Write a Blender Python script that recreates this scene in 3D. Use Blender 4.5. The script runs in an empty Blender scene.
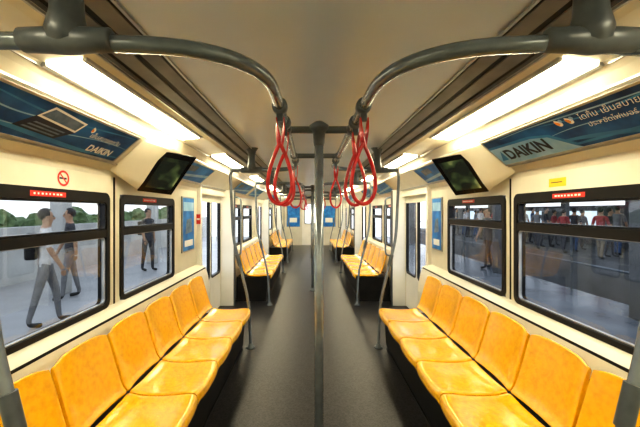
import bpy, bmesh, math, random
from mathutils import Vector, Matrix
random.seed(4)
S=bpy.context.scene
COL=S.collection
FOC=330.0
# ------------------------------------------------------------ materials
def mat(name,c,rough=.5,metal=0,c2=None,scale=8,bump=0,bscale=40,emit=None,es=0,spec=.5,detail=4,coat=0,ramp=(.35,.65)):
    m=bpy.data.materials.new(name); m.use_nodes=True
    nt=m.node_tree; b=nt.nodes['Principled BSDF']
    b.inputs['Base Color'].default_value=(*c,1)
    b.inputs['Roughness'].default_value=rough; b.inputs['Metallic'].default_value=metal
    b.inputs['Specular IOR Level'].default_value=spec
    if coat: b.inputs['Coat Weight'].default_value=coat; b.inputs['Coat Roughness'].default_value=.12
    if emit: b.inputs['Emission Color'].default_value=(*emit,1); b.inputs['Emission Strength'].default_value=es
    tc=nt.nodes.new('ShaderNodeTexCoord')
    if c2:
        n=nt.nodes.new('ShaderNodeTexNoise'); n.inputs['Scale'].default_value=scale; n.inputs['Detail'].default_value=detail
        nt.links.new(tc.outputs['Object'],n.inputs['Vector'])
        r=nt.nodes.new('ShaderNodeValToRGB'); r.color_ramp.elements[0].position=ramp[0]; r.color_ramp.elements[1].position=ramp[1]
        r.color_ramp.elements[0].color=(*c2,1); r.color_ramp.elements[1].color=(*c,1)
        nt.links.new(n.outputs['Fac'],r.inputs['Fac']); nt.links.new(r.outputs['Color'],b.inputs['Base Color'])
    if bump:
        n=nt.nodes.new('ShaderNodeTexNoise'); n.inputs['Scale'].default_value=bscale
        nt.links.new(tc.outputs['Object'],n.inputs['Vector'])
        bp=nt.nodes.new('ShaderNodeBump'); bp.inputs['Strength'].default_value=bump; bp.inputs['Distance'].default_value=.004
        nt.links.new(n.outputs['Fac'],bp.inputs['Height']); nt.links.new(bp.outputs['Normal'],b.inputs['Normal'])
    return m
M={}
M['cream']=mat('cream_panel',(.80,.77,.65),.33,c2=(.69,.66,.54),scale=2.5,coat=.25)
M['cream2']=mat('cream_cove',(.76,.73,.62),.4,c2=(.65,.62,.52),scale=3)
M['ceil']=mat('ceiling_paint',(.62,.70,.82),.34,c2=(.56,.64,.75),scale=1.2,coat=.2)
M['diff']=mat('diffuser_dark',(.015,.015,.015),.6,metal=.0,spec=.2)
M['diffl']=mat('diffuser_brown',(.17,.17,.175),.45,metal=.1,c2=(.12,.12,.125),scale=6)
M['alu']=mat('aluminium',(.50,.50,.49),.35,metal=.6,c2=(.38,.38,.37),scale=12)
M['rail']=mat('rail_grey',(.15,.185,.22),.25,metal=.35,c2=(.11,.14,.165),scale=15,coat=.4)
M['railj']=mat('joint_grey',(.10,.12,.14),.38,metal=.2,c2=(.075,.09,.105),scale=20)
M['steel']=mat('pole_steel',(.27,.32,.37),.26,metal=.4,c2=(.21,.25,.29),scale=15,coat=.3)
M['floor']=mat('rubber_floor',(.036,.036,.040),.33,c2=(.012,.012,.014),scale=75,detail=8,bump=.35,bscale=150,spec=.32,ramp=(.38,.62))
M['seat']=mat('seat_yellow',(.88,.48,.003),.2,c2=(.80,.38,.002),scale=34,detail=10,coat=.5,ramp=(.30,.60),bump=.3,bscale=80)
M['black']=mat('black_base',(.007,.007,.008),.6,c2=(.012,.012,.012),scale=10,spec=.2)
M['frame']=mat('window_rubber',(.007,.007,.008),.45,c2=(.011,.011,.012),scale=10,spec=.25)
M['blackgl']=mat('black_gloss',(.007,.007,.008),.2,c2=(.010,.010,.011),scale=5,spec=.3)
M['red']=mat('strap_red',(.64,.006,.012),.3,c2=(.45,.004,.008),scale=30,coat=.3)
M['redst']=mat('sticker_red',(.62,.03,.02),.4)
M['white']=mat('print_white',(.88,.88,.86),.5)
M['yellow']=mat('sticker_yellow',(.85,.60,.03),.5)
M['orange']=mat('print_orange',(.85,.30,.05),.5)
M['cyan']=mat('print_cyan',(.04,.26,.58),.5,c2=(.02,.15,.4),scale=5)
M['ink']=mat('print_dark',(.006,.015,.05),.5)
M['slate']=mat('print_slate_blue',(.16,.22,.32),.5,c2=(.07,.12,.2),scale=20)
M['lightblue']=mat('print_light_blue',(.36,.58,.80),.5,c2=(.22,.45,.70),scale=6)
M['adblue']=mat('poster_blue',(.02,.14,.42),.45,c2=(.004,.035,.14),scale=5,spec=.3,detail=8)
M['adblue2']=mat('poster_light_blue',(.04,.28,.75),.45,c2=(.01,.12,.45),scale=6,spec=.3)
M['lamp']=mat('lamp_diffuser',(.9,.85,.7),.5,emit=(1.0,.87,.58),es=26)
M['boxlight']=mat('lightbox_panel',(.8,.85,.9),.5,emit=(.8,.92,1),es=1.3,c2=(.2,.4,.6),scale=1.5)
M['plat']=mat('platform_tile',(.40,.40,.41),.4,c2=(.30,.30,.31),scale=1.2)
M['platr']=mat('platform_grey_tile',(.19,.205,.225),.2,c2=(.08,.09,.105),scale=1.1,detail=7)
M['conc']=mat('concrete_wall',(.55,.55,.53),.7,c2=(.44,.44,.43),scale=2)
M['concd']=mat('concrete_dark',(.12,.125,.13),.7,c2=(.07,.075,.08),scale=2)
M['leaf']=mat('foliage',(.16,.24,.10),.7,c2=(.08,.13,.05),scale=6)
M['bark']=mat('bark',(.1,.07,.05),.8,c2=(.06,.04,.03),scale=8)
M['door']=mat('door_paint',(.86,.85,.80),.35,c2=(.78,.77,.72),scale=3)
def glass(nm,tint,refl):
    m=bpy.data.materials.new(nm); m.use_nodes=True; nt=m.node_tree; nt.nodes.clear()
    o=nt.nodes.new('ShaderNodeOutputMaterial'); t=nt.nodes.new('ShaderNodeBsdfTransparent'); t.inputs[0].default_value=(*tint,1)
    g=nt.nodes.new('ShaderNodeBsdfGlossy'); g.inputs['Roughness'].default_value=.02; g.inputs[0].default_value=(.9,.9,.9,1)
    x=nt.nodes.new('ShaderNodeMixShader'); x.inputs[0].default_value=refl
    nt.links.new(t.outputs[0],x.inputs[1]); nt.links.new(g.outputs[0],x.inputs[2]); nt.links.new(x.outputs[0],o.inputs[0])
    return m
M['glass']=glass('window_glass',(.72,.74,.75),.06)
M['glass2']=glass('tinted_window_glass',(.74,.76,.78),.045)
M['glassc']=glass('clear_door_glass',(.95,.96,.97),.03)
def screenmat():
    m=mat('monitor_picture',(.01,.012,.008),.12,coat=.8); nt=m.node_tree; b=nt.nodes['Principled BSDF']
    tc=nt.nodes.new('ShaderNodeTexCoord'); n=nt.nodes.new('ShaderNodeTexNoise'); n.inputs['Scale'].default_value=8; n.inputs['Detail'].default_value=1.5
    r=nt.nodes.new('ShaderNodeValToRGB'); e=r.color_ramp.elements
    e[0].position=.47; e[0].color=(.005,.008,.006,1); e[1].position=.76; e[1].color=(.6,.58,.2,1)
    k=e.new(.60); k.color=(.05,.075,.025,1)
    nt.links.new(tc.outputs['Object'],n.inputs['Vector']); nt.links.new(n.outputs['Fac'],r.inputs['Fac']); nt.links.new(r.outputs[0],b.inputs['Emission Color']); b.inputs['Emission Strength'].default_value=.8
    return m
M['screen']=screenmat()
# ------------------------------------------------------------ helpers
def wl(o):
    v=Vector((0,0,0))
    while o: v=v+Vector(o.location); o=o.parent
    return v
def tag(o,label=None,cat=None,kind=None,group=None):
    if label: o['label']=label
    if cat: o['category']=cat
    if kind: o['kind']=kind
    if group: o['group']=group
    return o
def addmesh(name,me,parent=None,mats=(),smooth=False,recenter=True):
    for m in mats: me.materials.append(m)
    o=bpy.data.objects.new(name,me); COL.objects.link(o)
    c=Vector((0,0,0))
    if recenter and len(me.vertices):
        mn=Vector([min(v.co[i] for v in me.vertices) for i in range(3)]); mx=Vector([max(v.co[i] for v in me.vertices) for i in range(3)])
        c=(mn+mx)/2; c.z=mn.z
        me.transform(Matrix.Translation(-c))
    o.location=c
    if parent: o.parent=parent; o.location=c-wl(parent)
    if smooth:
        for p in me.polygons: p.use_smooth=True
    return o
def mesh(name,vs,fs,m,parent=None,smooth=False,bevel=0,normals=True):
    me=bpy.data.meshes.new(name); me.from_pydata([tuple(v) for v in vs],[],fs); me.update()
    if normals:
        bm=bmesh.new(); bm.from_mesh(me); bmesh.ops.recalc_face_normals(bm,faces=bm.faces)
        if bevel: bmesh.ops.bevel(bm,geom=bm.edges[:],offset=bevel,segments=2,affect='EDGES',profile=.6)
        bm.to_mesh(me); bm.free()
    return addmesh(name,me,parent,[m],smooth)
def box(name,x0,x1,y0,y1,z0,z1,m,parent=None,bevel=0):
    x0,x1=min(x0,x1),max(x0,x1)
    vs=[(x,y,z) for x in(x0,x1) for y in(y0,y1) for z in(z0,z1)]
    fs=[(0,1,3,2),(4,6,7,5),(0,4,5,1),(2,3,7,6),(0,2,6,4),(1,5,7,3)]
    return mesh(name,vs,fs,m,parent,bevel=bevel)
def empty(name,loc,parent=None):
    o=bpy.data.objects.new(name,None); o.empty_display_size=.1; COL.objects.link(o); o.location=loc
    if parent: o.parent=parent; o.location=Vector(loc)-wl(parent)
    return o
def tubedata(name,pts,r,closed=False,res=5):
    cu=bpy.data.curves.new(name,'CURVE'); cu.dimensions='3D'; sp=cu.splines.new('POLY'); sp.points.add(len(pts)-1)
    for i,p in enumerate(pts): sp.points[i].co=(*p,1)
    sp.use_cyclic_u=closed; cu.bevel_depth=r; cu.bevel_resolution=res; cu.use_fill_caps=True
    o=bpy.data.objects.new('tmp',cu); COL.objects.link(o)
    dg=bpy.context.evaluated_depsgraph_get(); me=bpy.data.meshes.new_from_object(o.evaluated_get(dg)); me.name=name
    bpy.data.objects.remove(o); bpy.data.curves.remove(cu); me.materials.clear()
    return me
def tube(name,pts,r,m,parent=None,closed=False,res=5):
    return addmesh(name,tubedata(name,pts,r,closed,res),parent,[m],True)
def fillet(pts,rad,n=8):
    pts=[Vector(p) for p in pts]; out=[pts[0]]
    for i in range(1,len(pts)-1):
        a,b,c=pts[i-1],pts[i],pts[i+1]; r=rad[i-1] if isinstance(rad,(list,tuple)) else rad
        d1=(a-b).normalized(); d2=(c-b).normalized(); p0=b+d1*r; p2=b+d2*r
        for k in range(n+1):
            t=k/n; out.append(p0*(1-t)**2+b*2*t*(1-t)+p2*t*t)
    out.append(pts[-1]); return out
def lathe(name,prof,m,parent=None,axis='Z',at=(0,0,0),n=20):
    vs=[];fs=[]
    for (r,h) in prof:
        for k in range(n):
            a=2*math.pi*k/n; u,v=r*math.cos(a),r*math.sin(a)
            p={'Z':(u,v,h),'X':(h,u,v),'Y':(u,h,v)}[axis]
            vs.append((p[0]+at[0],p[1]+at[1],p[2]+at[2]))
    for i in range(len(prof)-1):
        for k in range(n): fs.append((i*n+k,i*n+(k+1)%n,(i+1)*n+(k+1)%n,(i+1)*n+k))
    fs.append(tuple(range(n))); fs.append(tuple(range((len(prof)-1)*n,len(prof)*n)))
    return mesh(name,vs,fs,m,parent,True)
def extrude_y(name,prof,y0,y1,m,parent=None,smooth=False,normals=False):
    vs=[];fs=[];n=len(prof)
    for y in(y0,y1):
        for(x,z) in prof: vs.append((x,y,z))
    for i in range(n-1): fs.append((i,i+1,n+i+1,n+i))
    return mesh(name,vs,fs,m,parent,smooth,normals=normals)
def copytree(o,off=(0,0,0),parent=None):
    n=o.copy(); COL.objects.link(n)
    if parent: n.parent=parent
    else: n.location=Vector(o.location)+Vector(off)
    for c in list(o.children): copytree(c,parent=n)
    return n
# plane frame: origin, ux, uy
def pquad(name,O,ux,uy,x0,x1,y0,y1,m,parent=None,d=.001,th=.0):
    n=ux.cross(uy)
    P=lambda x,y:O+ux*x+uy*y+n*d
    return mesh(name,[P(x0,y0),P(x1,y0),P(x1,y1),P(x0,y1)],[(0,1,2,3)],m,parent,normals=False)
def ppoly(name,O,ux,uy,pts,m,parent=None,d=.002):
    n=ux.cross(uy)
    return mesh(name,[O+ux*x+uy*y+n*d for x,y in pts],[tuple(range(len(pts)))],m,parent,normals=False)
def ptext(name,body,O,ux,uy,x,y,size,m,parent=None,d=.002,bold=0,sx=1,rot=0,shear=0):
    cu=bpy.data.curves.new(name,'FONT'); cu.body=body; cu.size=size; cu.offset=bold; cu.shear=shear
    o=bpy.data.objects.new('t',cu); COL.objects.link(o)
    dg=bpy.context.evaluated_depsgraph_get(); me=bpy.data.meshes.new_from_object(o.evaluated_get(dg)); me.name=name
    bpy.data.objects.remove(o); me.materials.clear()
    n=ux.cross(uy)
    mt=Matrix(((ux.x,uy.x,n.x,0),(ux.y,uy.y,n.y,0),(ux.z,uy.z,n.z,0),(0,0,0,1)))
    mt=Matrix.Translation(O+ux*x+uy*y+n*d)@mt@Matrix.Rotation(rot,4,'Z')@Matrix.Diagonal((sx,1,1,1))
    me.transform(mt)
    return addmesh(name,me,parent,[m])
V=Vector
YE=14.5; YR=-1.6; XW=1.45
# ------------------------------------------------------------ shell
tag(box('floor',-1.5,1.5,YR,YE,-.06,0,M['floor']),kind='structure')
cp=[(-.68,2.185),(-.5,2.2),(-.25,2.207),(0,2.21),(.25,2.207),(.5,2.2),(.68,2.185)]
tag(extrude_y('ceiling',cp,YR,YE,M['ceil'],smooth=True),kind='structure')
tn=1
for s in(-1,1):
    prof=[(s*.68,2.185),(s*.69,2.20),(s*.705,2.20),(s*.705,2.178),(s*.775,2.166),(s*.775,2.19),(s*.80,2.19),(s*.80,2.160),(s*.865,2.147),(s*.865,2.17),(s*.885,2.17),(s*.90,2.14)]
    o=extrude_y('trim_%d'%tn,prof,YR,YE,M['diffl']); tag(o,kind='structure'); tn+=1
    for (xa,xb,z) in((.686,.706,2.182),(.774,.801,2.166),(.864,.888,2.150)):
        o=box('trim_%d'%tn,s*xa,s*xb,YR,YE,z,z+.004,M['diff']); tag(o,kind='structure'); tn+=1
    for (x,z) in((.682,2.178),(.905,2.134)):
        o=box('trim_%d'%tn,s*(x-.005),s*(x+.005),YR,YE,z-.006,z+.004,M['alu']); tag(o,kind='structure'); tn+=1
WIN={-1:[(.95,2.28,1.35),(2.43,3.37,1.35),(5.55,6.65,1.36),(6.85,7.85,1.36),(9.95,11.05,1.36),(11.25,12.25,1.36)],
      1:[(1.05,2.40,1.39),(2.53,3.56,1.39),(5.55,6.65,1.38),(6.85,7.85,1.38),(9.95,11.05,1.38),(11.25,12.25,1.38)]}
DOOR=[(4.14,5.22),(8.54,9.62),(12.94,14.02)]
ZB,ZT=.84,1.62
for s,nm in((-1,'left'),(1,'right')):
    vs=[];fs=[]
    def strip(prof,y0,y1):
        b=len(vs)
        for y in(y0,y1):
            for(x,z) in prof: vs.append((s*x,y,z))
        n=len(prof)
        for i in range(n-1): fs.append((b+i,b+i+1,b+n+i+1,b+n+i))
    up=[(1.45,ZT),(1.45,1.74),(1.44,1.78),(1.40,1.82),(1.38,1.835),(1.19,2.0),(1.16,2.06),(1.13,2.10),(.95,2.12),(.90,2.14)]
    lo=[(1.45,ZB),(1.41,.825),(1.36,.80),(1.33,.70),(1.30,.5),(1.30,0)]
    strip(up,YR,YE)
    segs=[];y=YR
    for d0,d1 in DOOR: segs.append((y,d0)); y=d1
    segs.append((y,YE))
    for a,b in segs: strip(lo,a,b)
    ivs=sorted([(a,b) for a,b,_ in WIN[s]]+DOOR); y=YR
    for a,b in ivs: strip([(1.45,ZB),(1.45,ZT)],y,a); y=b
    strip([(1.45,ZB),(1.45,ZT)],y,YE)
    for d0,d1 in DOOR:
        for yy in(d0,d1):
            b=len(vs); vs+= [(s*1.30,yy,0),(s*1.5,yy,0),(s*1.5,yy,ZT),(s*1.45,yy,ZT),(s*1.45,yy,ZB),(s*1.36,yy,.80)]
            fs.append(tuple(range(b,b+6)))
    o=mesh('wall_'+nm,vs,fs,M['cream'],normals=False); tag(o,kind='structure')
    for yy in(2.355 if s<0 else 2.465,):
        o=box('trim_%d'%tn,s*1.452,s*1.444,yy-.006,yy+.006,ZB,1.74,M['diff']); tag(o,kind='structure'); tn+=1
    for (x,z,r) in((1.385,1.822,.006),(1.188,2.012,.006),(1.14,2.088,.004)):
        o=box('trim_%d'%tn,s*(x-r),s*(x+r),YR,YE,z-r,z+r,M['alu']); tag(o,kind='structure'); tn+=1
    o=box('trim_%d'%tn,s*1.355,s*1.375,YR,4.12,.785,.80,M['diff']); tag(o,kind='structure'); tn+=1
def wallprof(y):
    r=[(1.30,0),(1.30,.5),(1.36,.80),(1.45,.84),(1.45,1.74),(1.38,1.835),(1.19,2.0),(1.13,2.1),(.95,2.12),(.68,2.2)]
    return [(x,y,z) for x,z in r]+[(-x,y,z) for x,z in reversed(r)]
o=mesh('wall_rear',wallprof(YR),[tuple(range(20))],M['cream'],normals=False); tag(o,kind='structure')
r=[(.40,0),(1.30,0),(1.30,.5),(1.36,.80),(1.45,.84),(1.45,1.74),(1.38,1.835),(1.19,2.0),(1.13,2.1),(.95,2.12),(.68,2.2),(0,2.215),(0,1.95),(.40,1.95)]
vs=[];fs=[]
for s in(-1,1):
    b=len(vs); vs+=[(s*x,YE,z) for x,z in r]; fs.append(tuple(range(b,b+len(r))))
o=mesh('wall_end',vs,fs,M['cream2'],normals=False); tag(o,kind='structure')
# ------------------------------------------------------------ windows
def rrect(y0,y1,z0,z1,r,n=5):
    p=[]
    for cy,cz,a0 in((y1-r,z1-r,0),(y0+r,z1-r,90),(y0+r,z0+r,180),(y1-r,z0+r,270)):
        for k in range(n+1):
            a=math.radians(a0+90*k/n); p.append((cy+r*math.cos(a),cz+r*math.sin(a)))
    return p
def ring(name,s,x0,x1,o4,i4,ro,ri,m,parent=None,ax='x'):
    A=rrect(*o4,ro);B=rrect(*i4,ri);n=len(A)
    P=(lambda x,p:(s*x,p[0],p[1])) if ax=='x' else (lambda x,p:(p[0],x,p[1]))
    vs=[P(x0,p) for p in A]+[P(x0,p) for p in B]+[P(x1,p) for p in A]+[P(x1,p) for p in B]
    fs=[]
    for i in range(n):
        j=(i+1)%n
        fs+=[(i,j,n+j,n+i),(2*n+i,3*n+i,3*n+j,2*n+j),(i,2*n+i,2*n+j,j),(n+i,n+j,3*n+j,3*n+i)]
    return mesh(name,vs,fs,m,parent)
wn=1
for s in(-1,1):
    for i,(a,b,zb) in enumerate(WIN[s]):
        w=ring('window_%d'%wn,s,1.435,1.50,(a-.008,b+.008,ZB-.003,ZT+.003),(a+.026,b-.026,ZB+.028,ZT-.058),.05,.035,M['frame']); tag(w,kind='structure')
        box('glazing_bar',s*1.438,s*1.475,a+.02,b-.02,zb-.030,zb+.022,M['frame'],w)
        ring('hopper_sash',s,1.44,1.47,(a+.026,b-.026,zb+.02,ZT-.055),(a+.042,b-.042,zb+.034,ZT-.070),.02,.015,M['blackgl'],w)
        ring('inner_sash',s,1.448,1.47,(a+.027,b-.027,ZB+.03,zb-.028),(a+.033,b-.033,ZB+.036,zb-.034),.03,.025,M['alu'] if i<2 else M['frame'],w)
        box('glass',s*1.458,s*1.462,a+.02,b-.02,ZB+.02,ZT-.045,M['glass'] if s<0 else M['glass2'],w)
        if i<4:
            O=V((s*1.434,b if s>0 else a,0)); ux=V((0,-s,0)); uy=V((0,0,1))
            c=(b-a)*(.5 if i%2==0 else .45); 
            if i==0: c=.80 if s<0 else .50
            pquad('warning_label',O,ux,uy,c-.12,c+.12,ZT-.044,ZT-.016,M['redst'],w)
            for k in range(8):
                x=c-.10+k*.025; pquad('label_print',O,ux,uy,x,x+random.uniform(.010,.018),ZT-.035,ZT-.025,M['white'],w,d=.002)
        wn+=1
# ------------------------------------------------------------ doors
dn=1
for s in(-1,1):
    for d0,d1 in DOOR:
        mid=(d0+d1)/2
        for a,b in((d0,mid),(mid,d1)):
            d=ring('door_%d'%dn,s,1.465,1.495,(a+.004,b-.004,.01,1.84),(a+.05,b-.04,.55,1.68),.01,.05,M['door']); tag(d,kind='structure')
            ring('window_seal',s,1.46,1.50,(a+.038,b-.028,.53,1.70),(a+.060,b-.050,.56,1.67),.06,.05,M['frame'],d)
            box('glass',s*1.478,s*1.482,a+.045,b-.035,.54,1.685,M['glassc'],d)
            dn+=1
        for yy in(d0,d1):
            y0,y1=(yy-.06,yy+.005) if yy==d0 else (yy-.005,yy+.06)
            p=box('trim_%d'%tn,s*(1.40 if yy==d0 else 1.25),s*1.46,y0,y1,0.0,1.83,M['door'],bevel=.01); tag(p,kind='structure'); tn+=1
            if yy==d1:
                p=box('trim_%d'%tn,s*1.242,s*1.256,y0-.006,y1,0.0,1.82,M['railj']); tag(p,kind='structure'); tn+=1
        p=box('trim_%d'%tn,s*1.40,s*1.47,d0,d1,1.72,1.83,M['cream2']); tag(p,kind='structure'); tn+=1
d=ring('door_%d'%dn,1,YE-.02,YE+.02,(-.40,.40,0.005,1.95),(-.28,.28,.95,1.80),.02,.06,M['door'],ax='y'); tag(d,kind='structure')
ring('window_seal',1,YE-.03,YE+.03,(-.30,.30,.93,1.82),(-.27,.27,.96,1.79),.07,.05,M['frame'],d,ax='y')
box('glass',-.29,.29,YE-.003,YE+.003,.94,1.81,M['glassc'],d)
# ------------------------------------------------------------ ceiling lamps
for s in(-1,1):
    for i,(a,b) in enumerate([(-.95,.55),(1.33,2.76),(3.58,5.05),(5.8,7.3),(8.05,9.55),(10.2,11.7),(12.5,14.0)]):
        L=empty('ceiling_lamp',(s*1.04,(a+b)/2,2.12)); tag(L,'long recessed fluorescent light panel glowing warm white','ceiling lamp',group='ceiling light panels')
        def q(x0,z0,x1,z1,h):
            vs=[];
            for y in(a,b):
                vs+=[(s*x0,y,z0),(s*x1,y,z1),(s*x1,y,z1-h),(s*x0,y,z0-h)]
            return vs
        F=[(0,1,2,3),(4,7,6,5),(0,4,5,1),(3,2,6,7),(0,3,7,4),(1,5,6,2)]
        mesh('diffuser',q(.968,2.118,1.114,2.104,.008),F,M['lamp'],L)
        mesh('inner_rim',q(.948,2.12,.968,2.118,.014),F,M['alu'],L)
        mesh('outer_rim',q(1.114,2.104,1.134,2.10,.018),F,M['alu'],L)
# ------------------------------------------------------------ seats
KT=[-1,-.985,-.93,-.7,-.4,-.1,.1,.4,.7,.93,.985,1]
def seat_part(name,s,prof,yc,w,top):
    n=len(KT); vs=[];fs=[]
    P=len(prof)
    for i,(x,z) in enumerate(prof):
        for t in KT:
            e=abs(t)
            dish=.022*(1-e**3)
            xx,zz=x,z
            if top: 
                f=(P-1-i)/(P-1)
                xx=x+dish; zz=z-(.035*e**6 if i==0 else .03*e**6 if i==1 else .012*e**6 if i==2 else 0)
                tt=t*(1-.035*f)
                if e>.95: xx-=-.014
            else:
                zz=z-dish*(1 if 0<i<P-3 else .5); tt=t
                if i>=P-3: xx=x+.015*e**4
                if e>.98: zz-=.014
            vs.append((s*xx,yc+tt*w/2,zz))
    for i in range(P-1):
        for k in range(n-1): a=i*n+k; fs.append((a,a+1,a+n+1,a+n))
    return mesh(name,vs,fs,M['seat'],smooth=True)
backp=[(1.215,.815),(1.213,.808),(1.208,.78),(1.198,.74),(1.176,.66),(1.153,.58),(1.133,.51),(1.116,.475),(1.095,.455)]
panp=[(1.10,.458),(1.05,.442),(.98,.436),(.90,.436),(.82,.442),(.76,.449),(.72,.450),(.70,.442),(.69,.425),(.688,.39)]
def make_seat(s,yc,w):
    r=empty('transit_seat',(s*.95,yc,.38))
    for nm,pr,tp in(('backrest',backp,True),('seat_pan',panp,False)):
        o=seat_part(nm,s,pr,yc,w,tp)
        md=o.modifiers.new('sol','SOLIDIFY'); md.thickness=.020; md.offset=0
        sb=o.modifiers.new('sub','SUBSURF'); sb.levels=1; sb.render_levels=2
        o.parent=r; o.location=Vector(o.location)-wl(r)
    return r
PITCH=.418; B0=3.58-6*PITCH
for s in(-1,1):
    base=make_seat(s,B0+PITCH/2,PITCH-.008)
    tag(base,'moulded yellow plastic train seat, scuffed, in a bench row','seat',group='yellow bench seats')
    for i in range(1,6): copytree(base,(0,PITCH*i,0))
    for j in(1,2):
        for i in range(6): copytree(base,(0,PITCH*i+4.4*j,0))
    for y0 in(B0,B0+4.4,B0+8.8):
        L6=6*PITCH
        B=empty('seat_base',(s*1.05,y0+1.25,0)); tag(B,'black bench base carrying a row of yellow seats','seat base',group='bench bases')
        pr=[(.80,0),(.775,.05),(.75,.36),(.75,.388),(.79,.400),(1.14,.400),(1.27,.40),(1.28,0)]
        vs=[(s*x,y,z) for y in(y0+.01,y0+L6-.01) for x,z in pr]; n=len(pr)
        fs=[tuple(range(n)),tuple(range(n,2*n))]+[(i,(i+1)%n,n+(i+1)%n,n+i) for i in range(n)]
        mesh('body',vs,fs,M['black'],B)
        box('kick_strip',s*.776,s*.80,y0+.01,y0+L6-.01,0,.025,M['frame'],B)
# ------------------------------------------------------------ handrail frames
def frame(y0,y1,near=False):
    R=empty('grab_rail_frame',(0,(y0+y1)/2,0)); tag(R,'grey tubular grab rail frame hung from ceiling with upright poles','grab rail',group='grab rail frames')
    Z=1.95
    for s in(-1,1):
        ya=y0+(.045 if (near and s>0) else 0)
        pts=fillet([(s*.92,ya,Z),(s*.62,y0,Z-.006),(s*.19,y0+.05,Z-.002),(s*.18,y0+.6,Z),(s*.18,y1-.6,Z),(s*.19,y1-.05,Z),(s*.62,y1,Z),(s*.92,y1,Z)],[.1,.30,.05,.05,.30,.1],12)
        tube('ceiling_rail',pts,.0225,M['rail'],R,res=6)
        for y in(y0,y1):
            yp=ya if y==y0 else y
            up=fillet([(s*.90,yp,Z),(s*.925,yp,Z-.05),(s*.892,yp,1.2),(s*.72,yp,.50),(s*.70,yp,.0)],[.04,.12,.15],8)
            tube('upright_pole',up,.0155,M['steel'],R)
            lathe('floor_flange',[(.05,0),(.05,.008),(.03,.014),(.022,.05)],M['railj'],R,at=(s*.70,yp,0))
            k=lambda z:.72+(.892-.72)*(z-.5)/.7
            a=V((s*k(1.02),yp,1.02)); b=V((s*k(.90),yp,.90)); tube('pole_joint',[a,b],.022,M['railj'],R)
            lathe('ceiling_bracket',[(.075,2.20),(.07,2.185),(.045,2.15),(.036,2.09),(.040,2.02),(.05,1.975),(.045,1.945),(.02,1.925)],M['railj'],R,at=(s*.69,y,0))
            lathe('bracket_sleeve',[(.025,s*.69-.12),(.031,s*.69-.115),(.033,s*.69-.05),(.037,s*.69),(.033,s*.69+.05),(.031,s*.69+.115),(.025,s*.69+.12)],M['railj'],R,axis='X',at=(0,y,Z))
    for y in [y0+.96,(y0+y1)/2+.45]:
        tube('crossbar',[(-.18,y,Z),(.18,y,Z)],.020,M['rail'],R)
        for s in(-1,1): lathe('rail_joint',[(.026,-.035),(.030,-.02),(.030,.02),(.026,.035)],M['railj'],R,axis='Y',at=(s*.18,y,Z))
    yp=y0+.96
    lathe('centre_pole',[(.025,0),(.025,Z)],M['steel'],R,at=(0,yp,0),n=28)
    lathe('pole_collar',[(.027,1.86),(.032,1.88),(.034,1.93),(.055,1.95),(.055,1.972),(.03,1.99),(.022,1.995)],M['railj'],R,at=(0,yp,0),n=24)
    lathe('floor_flange',[(.06,0),(.06,.008),(.035,.016),(.028,.05)],M['railj'],R,at=(0,yp,0))
    return R
frame(.87,3.62,True); frame(5.27,8.02); frame(9.67,12.42)
# ------------------------------------------------------------ straps
def strap(x,y,rz,rz2):
    R=empty('hanging_strap',(x,y,1.95)); tag(R,'red hanging hand strap with teardrop grip on grey rail','hand strap',group='red hanging straps')
    lathe('clamp',[(.0235,-.028),(.033,-.025),(.034,0),(.033,.025),(.0235,.028)],M['railj'],R,axis='Y',at=(x,y,1.95),n=16)
    box('clamp_hanger',x-.014,x+.014,y-.012,y+.012,1.885,1.922,M['railj'],R,bevel=.003)
    n=10; vs=[];fs=[]
    z0,z1=1.90,1.775
    for sd in(-1,1):
        b=len(vs)
        for i in range(n+1):
            t=i/n; z=z0+(z1-z0)*t; wob=sd*(.013*(1-t)+.003+.004*math.sin(math.pi*t)); a=rz2*t
            for u in(-.012,.012):
                px,py=wob,u; vs.append((x+px*math.cos(a)-py*math.sin(a),y+px*math.sin(a)+py*math.cos(a),z))
        for i in range(n): fs.append((b+2*i,b+2*i+1,b+2*i+3,b+2*i+2))
    o=mesh('strap_band',vs,fs,M['red'],R,normals=False); md=o.modifiers.new('s','SOLIDIFY'); md.thickness=.005
    pts=[];N=28
    for i in range(N):
        t=2*math.pi*i/N
        px=.072*math.sin(t)*abs(math.sin(t/2))**1.1; pz=1.795-.265*(1-math.cos(t))/2
        pts.append((x+px*math.cos(rz),y+px*math.sin(rz),pz))
    tube('grip_loop',pts,.0085,M['red'],R,closed=True,res=4)
    return R
for s in(-1,1):
    for y,a in ((1.42,.2*s),(1.68,-.5*s),(2.95,.4)):
        strap(s*.18,y,a,random.uniform(.3,1.3))
    for j in(0,1):
        for y in(6.0,7.3): strap(s*.18,y+4.4*j,random.uniform(-.9,.9),random.uniform(-.8,1.2))
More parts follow.
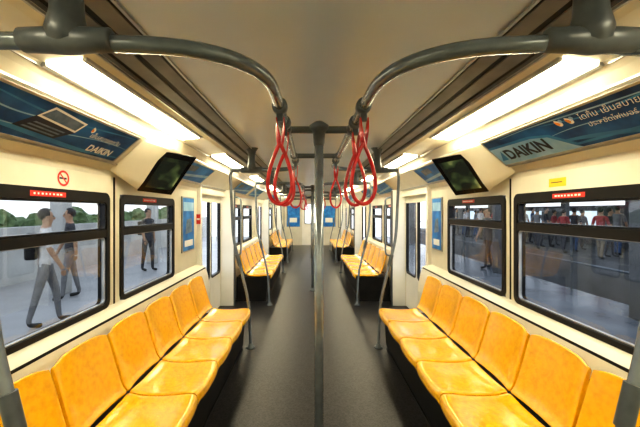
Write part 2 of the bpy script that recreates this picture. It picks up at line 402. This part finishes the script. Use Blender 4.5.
# ------------------------------------------------------------ ads on cove
def cove(s):
    uy=V((s*(1.19-1.38),0,2.0-1.835)).normalized(); ux=V((0,-s,0)); n=ux.cross(uy)
    return V((s*1.38,0,1.835))+n*.006,ux,uy
H=.25
def ad(s,ya,yb,label,m):
    O,ux,uy=cove(s); O=O+V((0,(yb if s>0 else ya),0)); W=yb-ya
    R=empty('cove_poster',O+ux*W/2); tag(R,label,'poster',group='cove advertising panels')
    n=ux.cross(uy)
    pts=[(0,.012),(W,.012),(W,H-.012),(0,H-.012)]
    vs=[O+ux*x+uy*y+n*d for d in(0,.006) for x,y in pts]
    mesh('panel',vs,[(0,1,2,3),(4,5,6,7),(0,1,5,4),(1,2,6,5),(2,3,7,6),(3,0,4,7)],m,R)
    for (x0,x1,y0,y1) in((-.008,W+.008,.0,.012),(-.008,W+.008,H-.012,H),(-.008,0.002,.0,H),(W-.002,W+.008,.0,H)):
        vs=[O+ux*x+uy*y+n*d for d in(0,.010) for x,y in((x0,y0),(x1,y0),(x1,y1),(x0,y1))]
        mesh('panel_frame',vs,[(0,1,2,3),(4,5,6,7),(0,1,5,4),(1,2,6,5),(2,3,7,6),(3,0,4,7)],M['alu'],R)
    return R,O+n*.006,ux,uy,W
def wave(x0,x1,yc,amp,th,ph,m,d):
    N=24; a=[];b=[]
    for k in range(N+1):
        t=k/N; x=x0+(x1-x0)*t; y=yc+amp*math.sin(ph+t*5.5)
        a.append((x,max(.014,min(H-.014,y-th*(.3+.7*math.sin(math.pi*t)))))); b.append((x,max(.014,min(H-.014,y+th*(.3+.7*math.sin(math.pi*t))))))
    n=ux.cross(uy); P=[O+ux*x+uy*y+n*d for x,y in a]+[O+ux*x+uy*y+n*d for x,y in b]
    mesh('wave_print',P,[(i,i+1,N+2+i,N+1+i) for i in range(N)],m,R,normals=False)
R,O,ux,uy,W=ad(1,.95,2.38,'blue air conditioner advertisement with dark lettering on slanted cove',M['adblue'])
wave(.5,W-.01,.05,.025,.014,1.0,M['cyan'],.0006); wave(.55,W-.01,.20,.02,.005,2.5,M['cyan'],.0007); wave(.2,W-.01,.215,.012,.004,.5,M['lightblue'],.0008); wave(.5,W-.01,.12,.02,.003,.0,M['lightblue'],.0009)
ppoly('pale_patch',O,ux,uy,[(0,.012),(.68,.012),(.65,.03),(.54,.13),(.42,.155),(0,.165)],M['lightblue'],R,.001)
ppoly('light_stripe',O,ux,uy,[(0,.165),(.42,.155),(.54,.13),(.65,.03),(W,.045),(W,.060),(.67,.045),(.56,.145),(.42,.175),(0,.185)],M['cyan'],R,.0014)
ppoly('logo_triangle',O,ux,uy,[(.02,.05),(.09,.05),(.09,.135)],M['cyan'],R,.002)
ptext('brand_lettering','DAIKIN',O,ux,uy,.105,.05,.118,M['ink'],R,bold=.004,sx=1.02)
ptext('slogan_lettering','ไดกิ้น เย็นสบาย',O,ux,uy,.80,.168,.048,M['white'],R,bold=0,rot=-.02,shear=.2)
ptext('slogan_lettering','ประหยัดไฟเบอร์ 5',O,ux,uy,.81,.118,.038,M['white'],R,bold=0,rot=-.02,shear=.2)
def petal(cx,cy,r,l,a,m,d):
    pts=[]
    for k in range(16):
        t=2*math.pi*k/16; px=r*math.sin(t)*math.sin(t/2); py=l*(1-math.cos(t))/2
        pts.append((cx+px*math.cos(a)-py*math.sin(a),cy+px*math.sin(a)+py*math.cos(a)))
    ppoly('flame_print',O,ux,uy,pts,m,R,d)
for cx,cy in((.67,.215),(.735,.21)):
    petal(cx,cy,.022,-.052,.5,M['white'],.002); petal(cx-.005,cy-.008,.014,-.036,.6,M['orange'],.0026); petal(cx+.022,cy-.03,.014,.03,-.6,M['lightblue'],.002)
R,O,ux,uy,W=ad(-1,.90,2.20,'dark blue advertisement with flat television picture on slanted cove',M['adblue'])
wave(.01,W-.01,.05,.02,.014,.5,M['cyan'],.0006); wave(.2,W-.01,.20,.02,.006,2.2,M['cyan'],.0007); wave(.01,.8,.17,.03,.004,1.5,M['lightblue'],.0008); wave(.01,W-.01,.10,.03,.003,3.,M['lightblue'],.0009)
ppoly('device_body',O,ux,uy,[(.50,.07),(.74,.055),(.83,.13),(.56,.155)],M['ink'],R,.0016)
ppoly('device_body',O,ux,uy,[(.56,.15),(.82,.125),(.84,.20),(.60,.225)],M['white'],R,.0018)
ppoly('device_picture',O,ux,uy,[(.575,.16),(.81,.138),(.825,.19),(.61,.212)],M['slate'],R,.002)
for k in range(3):
    y0=.078+.018*k; x0=.535+.018*k; ppoly('device_keys',O,ux,uy,[(x0,y0),(x0+.19,y0-.012),(x0+.2,y0-.004),(x0+.01,y0+.008)],M['slate'],R,.0024)
petal(.90,.20,.018,-.045,.5,M['white'],.002); petal(.897,.19,.011,-.03,.6,M['orange'],.0026)
ptext('brand_lettering','DAIKIN',O,ux,uy,.99,.04,.066,M['white'],R,bold=.0024)
ptext('slogan_lettering','เย็นสบายทุกวัน',O,ux,uy,.925,.13,.046,M['white'],R,bold=.0002)
for s in(-1,1):
    for ya,yb in((5.5,6.7),(7.0,8.1),(3.08,3.95),(9.9,11.0),(11.3,12.4)):
        R,O,ux,uy,W=ad(s,ya,yb,'bright blue advertising strip on slanted cove',M['adblue2'])
        ppoly('light_stripe',O,ux,uy,[(0,.03),(W,.10),(W,.14),(0,.06)],M['lightblue'],R,.001)
        ppoly('picture_print',O,ux,uy,[(.15,.12),(.4,.14),(.4,.21),(.15,.2)],M['slate'],R,.001)
# ------------------------------------------------------------ monitors
def hull(name,pts,m,parent,bevel=0):
    bm=bmesh.new(); 
    for p in pts: bm.verts.new(p)
    bmesh.ops.convex_hull(bm,input=bm.verts[:]); bmesh.ops.recalc_face_normals(bm,faces=bm.faces)
    bmesh.ops.dissolve_limit(bm,angle_limit=.05,verts=bm.verts[:],edges=bm.edges[:])
    if bevel: bmesh.ops.bevel(bm,geom=bm.edges[:],offset=bevel,segments=2,affect='EDGES')
    me=bpy.data.meshes.new(name); bm.to_mesh(me); bm.free(); return addmesh(name,me,parent,[m])
for s in(-1,1):
    dy=0 if s<0 else .10
    f=lambda p:V((s*abs(p[0]),p[1]+dy,p[2]))
    WB,WT,AT,AB=[f(p) for p in((1.36,2.5,1.66),(1.128,2.42,1.947),(.948,2.60,1.925),(1.18,2.68,1.638))]
    A,B=f((1.435,2.27,1.78)),f((1.205,2.27,1.985)); A2,B2=f((1.435,3.0,1.78)),f((1.205,3.0,1.985))
    R=empty('information_monitor',(s*1.2,2.6+dy,1.7)); tag(R,'cream wedge housing with black framed display facing aisle','monitor',group='wedge monitors')
    n=(WT-WB).cross(AB-WB).normalized()
    if n.y>0: n=-n
    hull('housing',[WB,WT,AT,AB,A,B,A2,B2],M['cream'],R,.006)
    C=(WB+WT+AT+AB)/4
    def slab(nm,k,d0,d1,m):
        q=[C+(p-C)*k for p in(WB,WT,AT,AB)]
        vs=[p+n*d0 for p in q]+[p+n*d1 for p in q]
        return mesh(nm,vs,[(0,1,2,3),(4,5,6,7),(0,1,5,4),(1,2,6,5),(2,3,7,6),(3,0,4,7)],m,R,bevel=.003 if k>.9 else 0)
    slab('bezel',1.0,-.002,.014,M['blackgl']); slab('screen',.76,.010,.0155,M['screen'])
# ------------------------------------------------------------ small signs
def disc(O,ux,uy,cx,cy,r0,r1,m,parent,d,nm,n=24):
    nn=ux.cross(uy); vs=[];fs=[]
    for k in range(n):
        a=2*math.pi*k/n
        for r in(r0,r1): vs.append(O+ux*(cx+r*math.cos(a))+uy*(cy+r*math.sin(a))+nn*d)
    for k in range(n): fs.append((2*k,2*k+1,2*((k+1)%n)+1,2*((k+1)%n)))
    return mesh(nm,vs,fs,m,parent,normals=False)
O=V((-1.449,0,0)); ux=V((0,1,0)); uy=V((0,0,1))
yc=1.87; 
sg=empty('no_smoking_sign',(-1.449,yc,1.64)); tag(sg,'round red no smoking sticker on cream wall','sign')
pquad('sticker',O,ux,uy,yc-.05,yc+.05,1.635,1.735,M['cream'],sg,.001)
disc(O,ux,uy,yc,1.685,.033,.045,M['redst'],sg,.002,'prohibition_ring')
ppoly('cigarette',O,ux,uy,[(yc-.03,1.680),(yc+.025,1.680),(yc+.025,1.69),(yc-.03,1.69)],M['ink'],sg,.0018)
ppoly('slash',O,ux,uy,[(yc-.031,1.711),(yc-.025,1.717),(yc+.031,1.659),(yc+.025,1.653)],M['redst'],sg,.0024)
O=V((1.449,0,0)); ux=V((0,-1,0))
st=empty('yellow_sticker',(1.449,2.0,1.65)); tag(st,'small yellow notice sticker on cream wall','sticker')
pquad('sticker',O,ux,uy,-2.07,-1.93,1.648,1.70,M['yellow'],st,.001)
pquad('print_line',O,ux,uy,-2.05,-1.96,1.672,1.677,M['ink'],st,.002)
for s in(-1,1):
    a,b=(3.58,3.95) if s<0 else (3.72,4.02)
    P=empty('wall_poster',(s*1.44,(a+b)/2,1.05)); tag(P,'blue framed poster on cream wall beside door','poster',group='wall posters')
    box('poster_frame',s*1.435,s*1.449,a,b,1.04,1.66,M['alu'],P,bevel=.004)
    O=V((s*1.434,b if s>0 else a,0)); ux=V((0,-s,0)); W=b-a
    pquad('poster_sheet',O,ux,uy,.015,W-.015,1.055,1.645,M['adblue2'],P,.001)
    pquad('picture_print',O,ux,uy,.06,W-.06,1.10,1.17,M['white'],P,.002)
    pquad('heading_band',O,ux,uy,.03,W-.03,1.50,1.60,M['lightblue'],P,.002)
    ppoly('picture_print',O,ux,uy,[(.08,1.24),(W-.08,1.26),(W-.1,1.42),(.12,1.40)],M['slate'],P,.002)
for s in(-1,1):
    x0,x1=.48,1.08
    P=empty('wall_poster',(s*(x0+x1)/2,YE-.01,.86)); tag(P,'blue framed poster on end wall beside door','poster',group='wall posters')
    box('poster_frame',s*x0,s*x1,YE-.025,YE-.002,.80,1.74,M['alu'],P)
    xa,xb=sorted((s*x0,s*x1)); O=V((0,YE-.026,0)); ux=V((1,0,0))
    pquad('poster_sheet',O,ux,uy,xa+.02,xb-.02,.82,1.72,M['adblue2'],P,.001)
    pquad('picture_print',O,ux,uy,xa+.14,xb-.14,1.0,1.2,M['white'],P,.002)
st=empty('door_warning_sticker',(-1.4,4.07,1.3)); tag(st,'small red warning sticker on door pillar','sticker')
box('sticker',-1.402,-1.455,4.07,4.0785,1.34,1.46,M['redst'],st); 
box('print_line',-1.41,-1.445,4.067,4.0705,1.39,1.41,M['white'],st)
for s in(-1,1):
    for y in(5.30,9.70,14.1):
        g=tube('door_grab_handle',fillet([(s*1.245,y,1.72),(s*1.16,y,1.70),(s*1.16,y,.80),(s*1.245,y,.78)],.05,6),.014,M['steel']); tag(g,'grey curved grab handle beside door','grab handle',group='door grab handles')
# ------------------------------------------------------------ outside
o=box('platform',-6.3,-1.62,-4,20,-.4,-.05,M['plat']); tag(o,'grey tiled station platform beside train','platform')
o=box('platform',1.62,5.2,-4,20,-.4,-.05,M['platr']); tag(o,'dark grey tiled station platform beside train','platform')
for s in(-1,1):
    o=box('safety_line',s*2.0,s*2.12,-4,20,-.05,-.044,M['yellow']); tag(o,'yellow safety line on platform','line',group='safety lines')
    for k in range(6):
        y=-1+k*3.6+(.6 if s>0 else 0)
        if s>0: y+=1.5
        c=box('platform_column',s*4.6,s*4.85,y-.12,y+.12,-.05,3.6,M['conc'] if s<0 else M['concd'],bevel=.02); tag(c,'square concrete column on platform','column',group='platform columns')
o=box('canopy_roof',8.6,13.2,-6,30,3.0,3.15,M['concd']); tag(o,'dark canopy roof over opposite platform','canopy')
o=box('parapet_wall',-6.5,-6.3,-4,20,-.4,1.15,M['conc']); tag(o,'pale concrete parapet wall along platform','wall')
rb=empty('platform_railing',(5.1,8,-.05)); tag(rb,'dark steel railing along platform edge','railing')
for z in(.5,1.0): tube('railing_bar',[(5.1,-4,z),(5.1,20,z)],.02,M['railj'],rb)
for k in range(17): tube('railing_post',[(5.1,-4+1.5*k,-.05),(5.1,-4+1.5*k,1.0)],.022,M['railj'],rb)
o=box('platform',9,13,-6,30,-1.3,-.05,M['concd']); tag(o,'opposite station platform across tracks','platform')
o=box('track_bed',5.2,9,-6,30,-1.6,-1.3,M['concd']); tag(o,'dark gravel track bed between platforms','track bed')
for k,x in enumerate((6.2,7.6)):
    o=box('track_rail',x,x+.1,-6,30,-1.3,-1.15,M['alu']); tag(o,'steel railway rail on track bed','rail',group='railway rails')
o=box('station_wall',13,13.2,-6,30,-1.3,1.75,M['concd']); tag(o,'dark station wall behind opposite platform','wall')
for k in range(10):
    c=box('platform_column',12.6,12.85,-4+k*3.4,-3.75+k*3.4,-.05,3.0,M['concd']); tag(c,'square concrete column on platform','column',group='platform columns')
for k in range(9):
    b=box('lightbox_sign',12.9,12.999,-3+k*3.6,-1.0+k*3.6,.7,1.5,M['boxlight']); tag(b,'long glowing lightbox panel on station wall','lightbox',group='station lightboxes')
for k in range(7):
    x=-12-random.uniform(0,1); y=-2+k*5.2
    T=empty('tree',(x,y,-6)); tag(T,'leafy green tree outside station','tree',group='trees')
    lathe('trunk',[(.25,-6),(.18,-1.5),(.08,.6)],M['bark'],T,at=(x,y,0),n=8)
    bm=bmesh.new(); 
    for j in range(10):
        r=random.uniform(.5,.9); mt=Matrix.Translation((x+random.uniform(-.9,.9),y+random.uniform(-1.5,1.5),.1+random.uniform(-.5,1.0)))
        bmesh.ops.create_icosphere(bm,subdivisions=3,radius=r,matrix=mt)
    for v in bm.verts: v.co+=V((random.uniform(-.12,.12),random.uniform(-.12,.12),random.uniform(-.12,.12)))
    me=bpy.data.meshes.new('foliage'); bm.to_mesh(me); bm.free(); addmesh('foliage',me,T,[M['leaf']])
g=box('ground',-60,60,-30,80,-6.1,-6,M['concd']); tag(g,'street level ground below station','ground')
# ------------------------------------------------------------ people
skin=mat('skin',(.45,.27,.17),.5,c2=(.40,.23,.14),scale=10)
hairm=mat('hair',(.012,.010,.009),.5,c2=(.02,.015,.012),scale=30)
shoem=mat('shoe',(.02,.02,.02),.5)
def cloth(n,c): return mat(n,c,.8,c2=tuple(v*.75 for v in c),scale=12)
def person(loc,rz,shirt,trou,label,walk=1,scale=1,bag=False,sleeve=False):
    a=.16*walk
    J=[(0,0,.93,.125,.095),(0,0,1.08,.115,.085),(0,0,1.27,.145,.095),(0,.005,1.41,.075,.06),(0,-.005,1.47,.05,.05),(0,-.02,1.54,.062,.072),(0,-.015,1.62,.072,.085),(0,-.005,1.69,.05,.06)]
    E=[(i,i+1) for i in range(7)]
    def ch(start,pts):
        p=start
        for q in pts: J.append(q); E.append((p,len(J)-1)); p=len(J)-1
        return p
    for sx in(-1,1):
        f=a*sx
        ch(3,[(sx*.165,0,1.385,.055,.055),(sx*.215,f*.6,1.12,.042,.042),(sx*.225,f*1.4-.05,.88,.027,.03),(sx*.225,f*1.5-.065,.83,.034,.018)])
        ch(0,[(sx*.09,0,.88,.085,.09),(sx*.095,-f*1.1-.01,.49,.056,.058),(sx*.095,-f*1.8+.02,.09,.036,.04),(sx*.095,-f*1.8+.0,.035,.036,.036),(sx*.10,-f*1.8-.14,.022,.036,.024)])
    me=bpy.data.meshes.new('body'); me.from_pydata([j[:3] for j in J],E,[]); me.update()
    o=bpy.data.objects.new('tmp',me); COL.objects.link(o)
    o.modifiers.new('sk','SKIN')
    for i,j in enumerate(J):
        sv=me.skin_vertices[0].data[i]; sv.radius=(j[3],j[4]); sv.use_root=(i==0)
    sb=o.modifiers.new('sub','SUBSURF'); sb.levels=2; sb.render_levels=2
    dg=bpy.context.evaluated_depsgraph_get(); nm=bpy.data.meshes.new_from_object(o.evaluated_get(dg)); bpy.data.objects.remove(o)
    bm=bmesh.new(); bm.from_mesh(nm)
    for sx in(-1,1):
        f=a*sx; wx,wy,wz=sx*.225,f*1.5-.065,.82
        for k,(dy,ln) in enumerate(((-.028,.070),(-.010,.082),(.008,.078),(.025,.062),(-.04,.05))):
            th=k==4
            p0=V((wx,wy+dy*.8,wz+(.03 if th else -.005))); p1=p0+V((-sx*.003,(-.028 if th else dy*.1),-ln*.5)); p2=p1+V((-sx*.014,(-.006 if th else -.004),-ln*.5))
            t=tubedata('f',[p0,p1,p2],.008,res=2); bm.from_mesh(t)
    for c,sc in(((0,-.098,1.575),(.012,.016,.022)),((-.07,-.01,1.585),(.010,.018,.03)),((.07,-.01,1.585),(.010,.018,.03))):
        bmesh.ops.create_icosphere(bm,subdivisions=2,radius=1,matrix=Matrix.Translation(c)@Matrix.Diagonal((*sc,1)))
    mz=min(v.co.z for v in bm.verts)
    for v in bm.verts: v.co.z-=min(mz,0)*(1 if v.co.z<.2 else 0)
    nm=bpy.data.meshes.new('body'); bm.to_mesh(nm); bm.free()
    for m in(skin,shirt,trou,shoem): nm.materials.append(m)
    for p in nm.polygons:
        c=p.center; p.use_smooth=True
        if c.z>1.435: k=0
        elif abs(c.x)>.17 and c.z<(.90 if sleeve else 1.16) and c.z>.6: k=0
        elif c.z>.90: k=1
        elif c.z>.075: k=2
        else: k=3
        p.material_index=k
    R=empty('person',(0,0,0)); tag(R,label,'person')
    b=addmesh('body',nm,R,[],recenter=False)
    bm=bmesh.new(); bmesh.ops.create_uvsphere(bm,u_segments=20,v_segments=14,radius=1,matrix=Matrix.Translation((0,.006,1.635))@Matrix.Diagonal((.083,.095,.095,1)))
    bmesh.ops.delete(bm,geom=[v for v in bm.verts if v.co.z<1.60+(-v.co.y)*.7-.03 or (v.co.y<-.055 and v.co.z<1.68)],context='VERTS')
    h=bpy.data.meshes.new('hair'); bm.to_mesh(h); bm.free(); addmesh('hair',h,R,[hairm],True)
    for sx in(-1,1):
        bm=bmesh.new(); bmesh.ops.create_icosphere(bm,subdivisions=2,radius=.009,matrix=Matrix.Translation((sx*.028,-.088,1.605))); e=bpy.data.meshes.new('eye'); bm.to_mesh(e); bm.free(); addmesh('eye',e,R,[shoem],True)
    bm=bmesh.new(); bmesh.ops.create_icosphere(bm,subdivisions=2,radius=1,matrix=Matrix.Translation((0,-.088,1.54))@Matrix.Diagonal((.02,.006,.005,1))); e=bpy.data.meshes.new('mouth'); bm.to_mesh(e); bm.free(); addmesh('mouth',e,R,[M['redst']],True)
    if bag:
        B=box('shoulder_bag',-.15,.15,.09,.24,.98,1.36,M['black'],R,bevel=.04)
    R.location=loc; R.rotation_euler=(0,0,rz); R.scale=(scale,)*3
    return R
cw=cloth('cloth_white',(.72,.71,.70)); cd=cloth('cloth_dark',(.05,.05,.06)); cb=cloth('cloth_blue',(.08,.14,.28)); cg=cloth('cloth_grey',(.22,.22,.23)); cr=cloth('cloth_red',(.4,.06,.06)); ck=cloth('cloth_khaki',(.25,.2,.13))
def at(px,Y,scale=1):
    return ((px-310)*Y/FOC-.05,Y,-.049)
for px,Y,rz,a,b,l,w,sc,bag in[
 (46,4.5,2.2,cw,cg,'person in white shirt walking on platform with black bag',.6,.92,True),
 (70,5.9,-.8,cd,cg,'person in dark top and grey trousers on platform',.5,.93,False),
 (148,8.6,1.2,cd,cd,'person in dark clothes standing on platform with bag',.3,.94,True),
 (488,9.0,-1.4,cd,cd,'person in dark clothes walking on platform with black bag',.6,.95,True)]:
    person(at(px,Y),rz,a,b,l,w,sc,bag)
cols={'white':cw,'red':cr,'blue':cb,'grey':cg,'dark':cd}
for i in range(26):
    y=9.2+i*.5+random.uniform(-.05,.05); x=9.35+(i%3)*.75; cn=random.choice(['white','white','blue','grey','dark','red'])
    person((x,y,-.049),1.57+random.uniform(-.8,.8),cols[cn],random.choice([cd,cd,cb,ck]),'person in %s top waiting on opposite platform'%cn,random.uniform(.1,.6),random.uniform(.93,1.03))
# ------------------------------------------------------------ world & camera
w=bpy.data.worlds.new('sky'); S.world=w; w.use_nodes=True; nt=w.node_tree; bg=nt.nodes['Background']
tc=nt.nodes.new('ShaderNodeTexCoord'); sp=nt.nodes.new('ShaderNodeSeparateXYZ'); rp=nt.nodes.new('ShaderNodeValToRGB')
nt.links.new(tc.outputs['Generated'],sp.inputs[0]); nt.links.new(sp.outputs['Z'],rp.inputs[0]); nt.links.new(rp.outputs[0],bg.inputs[0])
rp.color_ramp.elements[0].color=(.96,.97,1,1); rp.color_ramp.elements[1].color=(.74,.83,.95,1); rp.color_ramp.elements[1].position=.8
bg.inputs[1].default_value=2.0
cam=bpy.data.cameras.new('camera'); co=bpy.data.objects.new('camera',cam); COL.objects.link(co)
co.location=(-.05,0,1.5); co.rotation_euler=(math.radians(90),0,0)
cam.sensor_width=36; cam.lens=36*FOC/640; cam.shift_x=10/640; cam.shift_y=-2.5/640; cam.clip_start=.02
S.camera=co
S.view_settings.view_transform='Standard'
S.view_settings.exposure=.2
try: S.view_settings.look='Medium High Contrast'
except Exception as e: print(e)
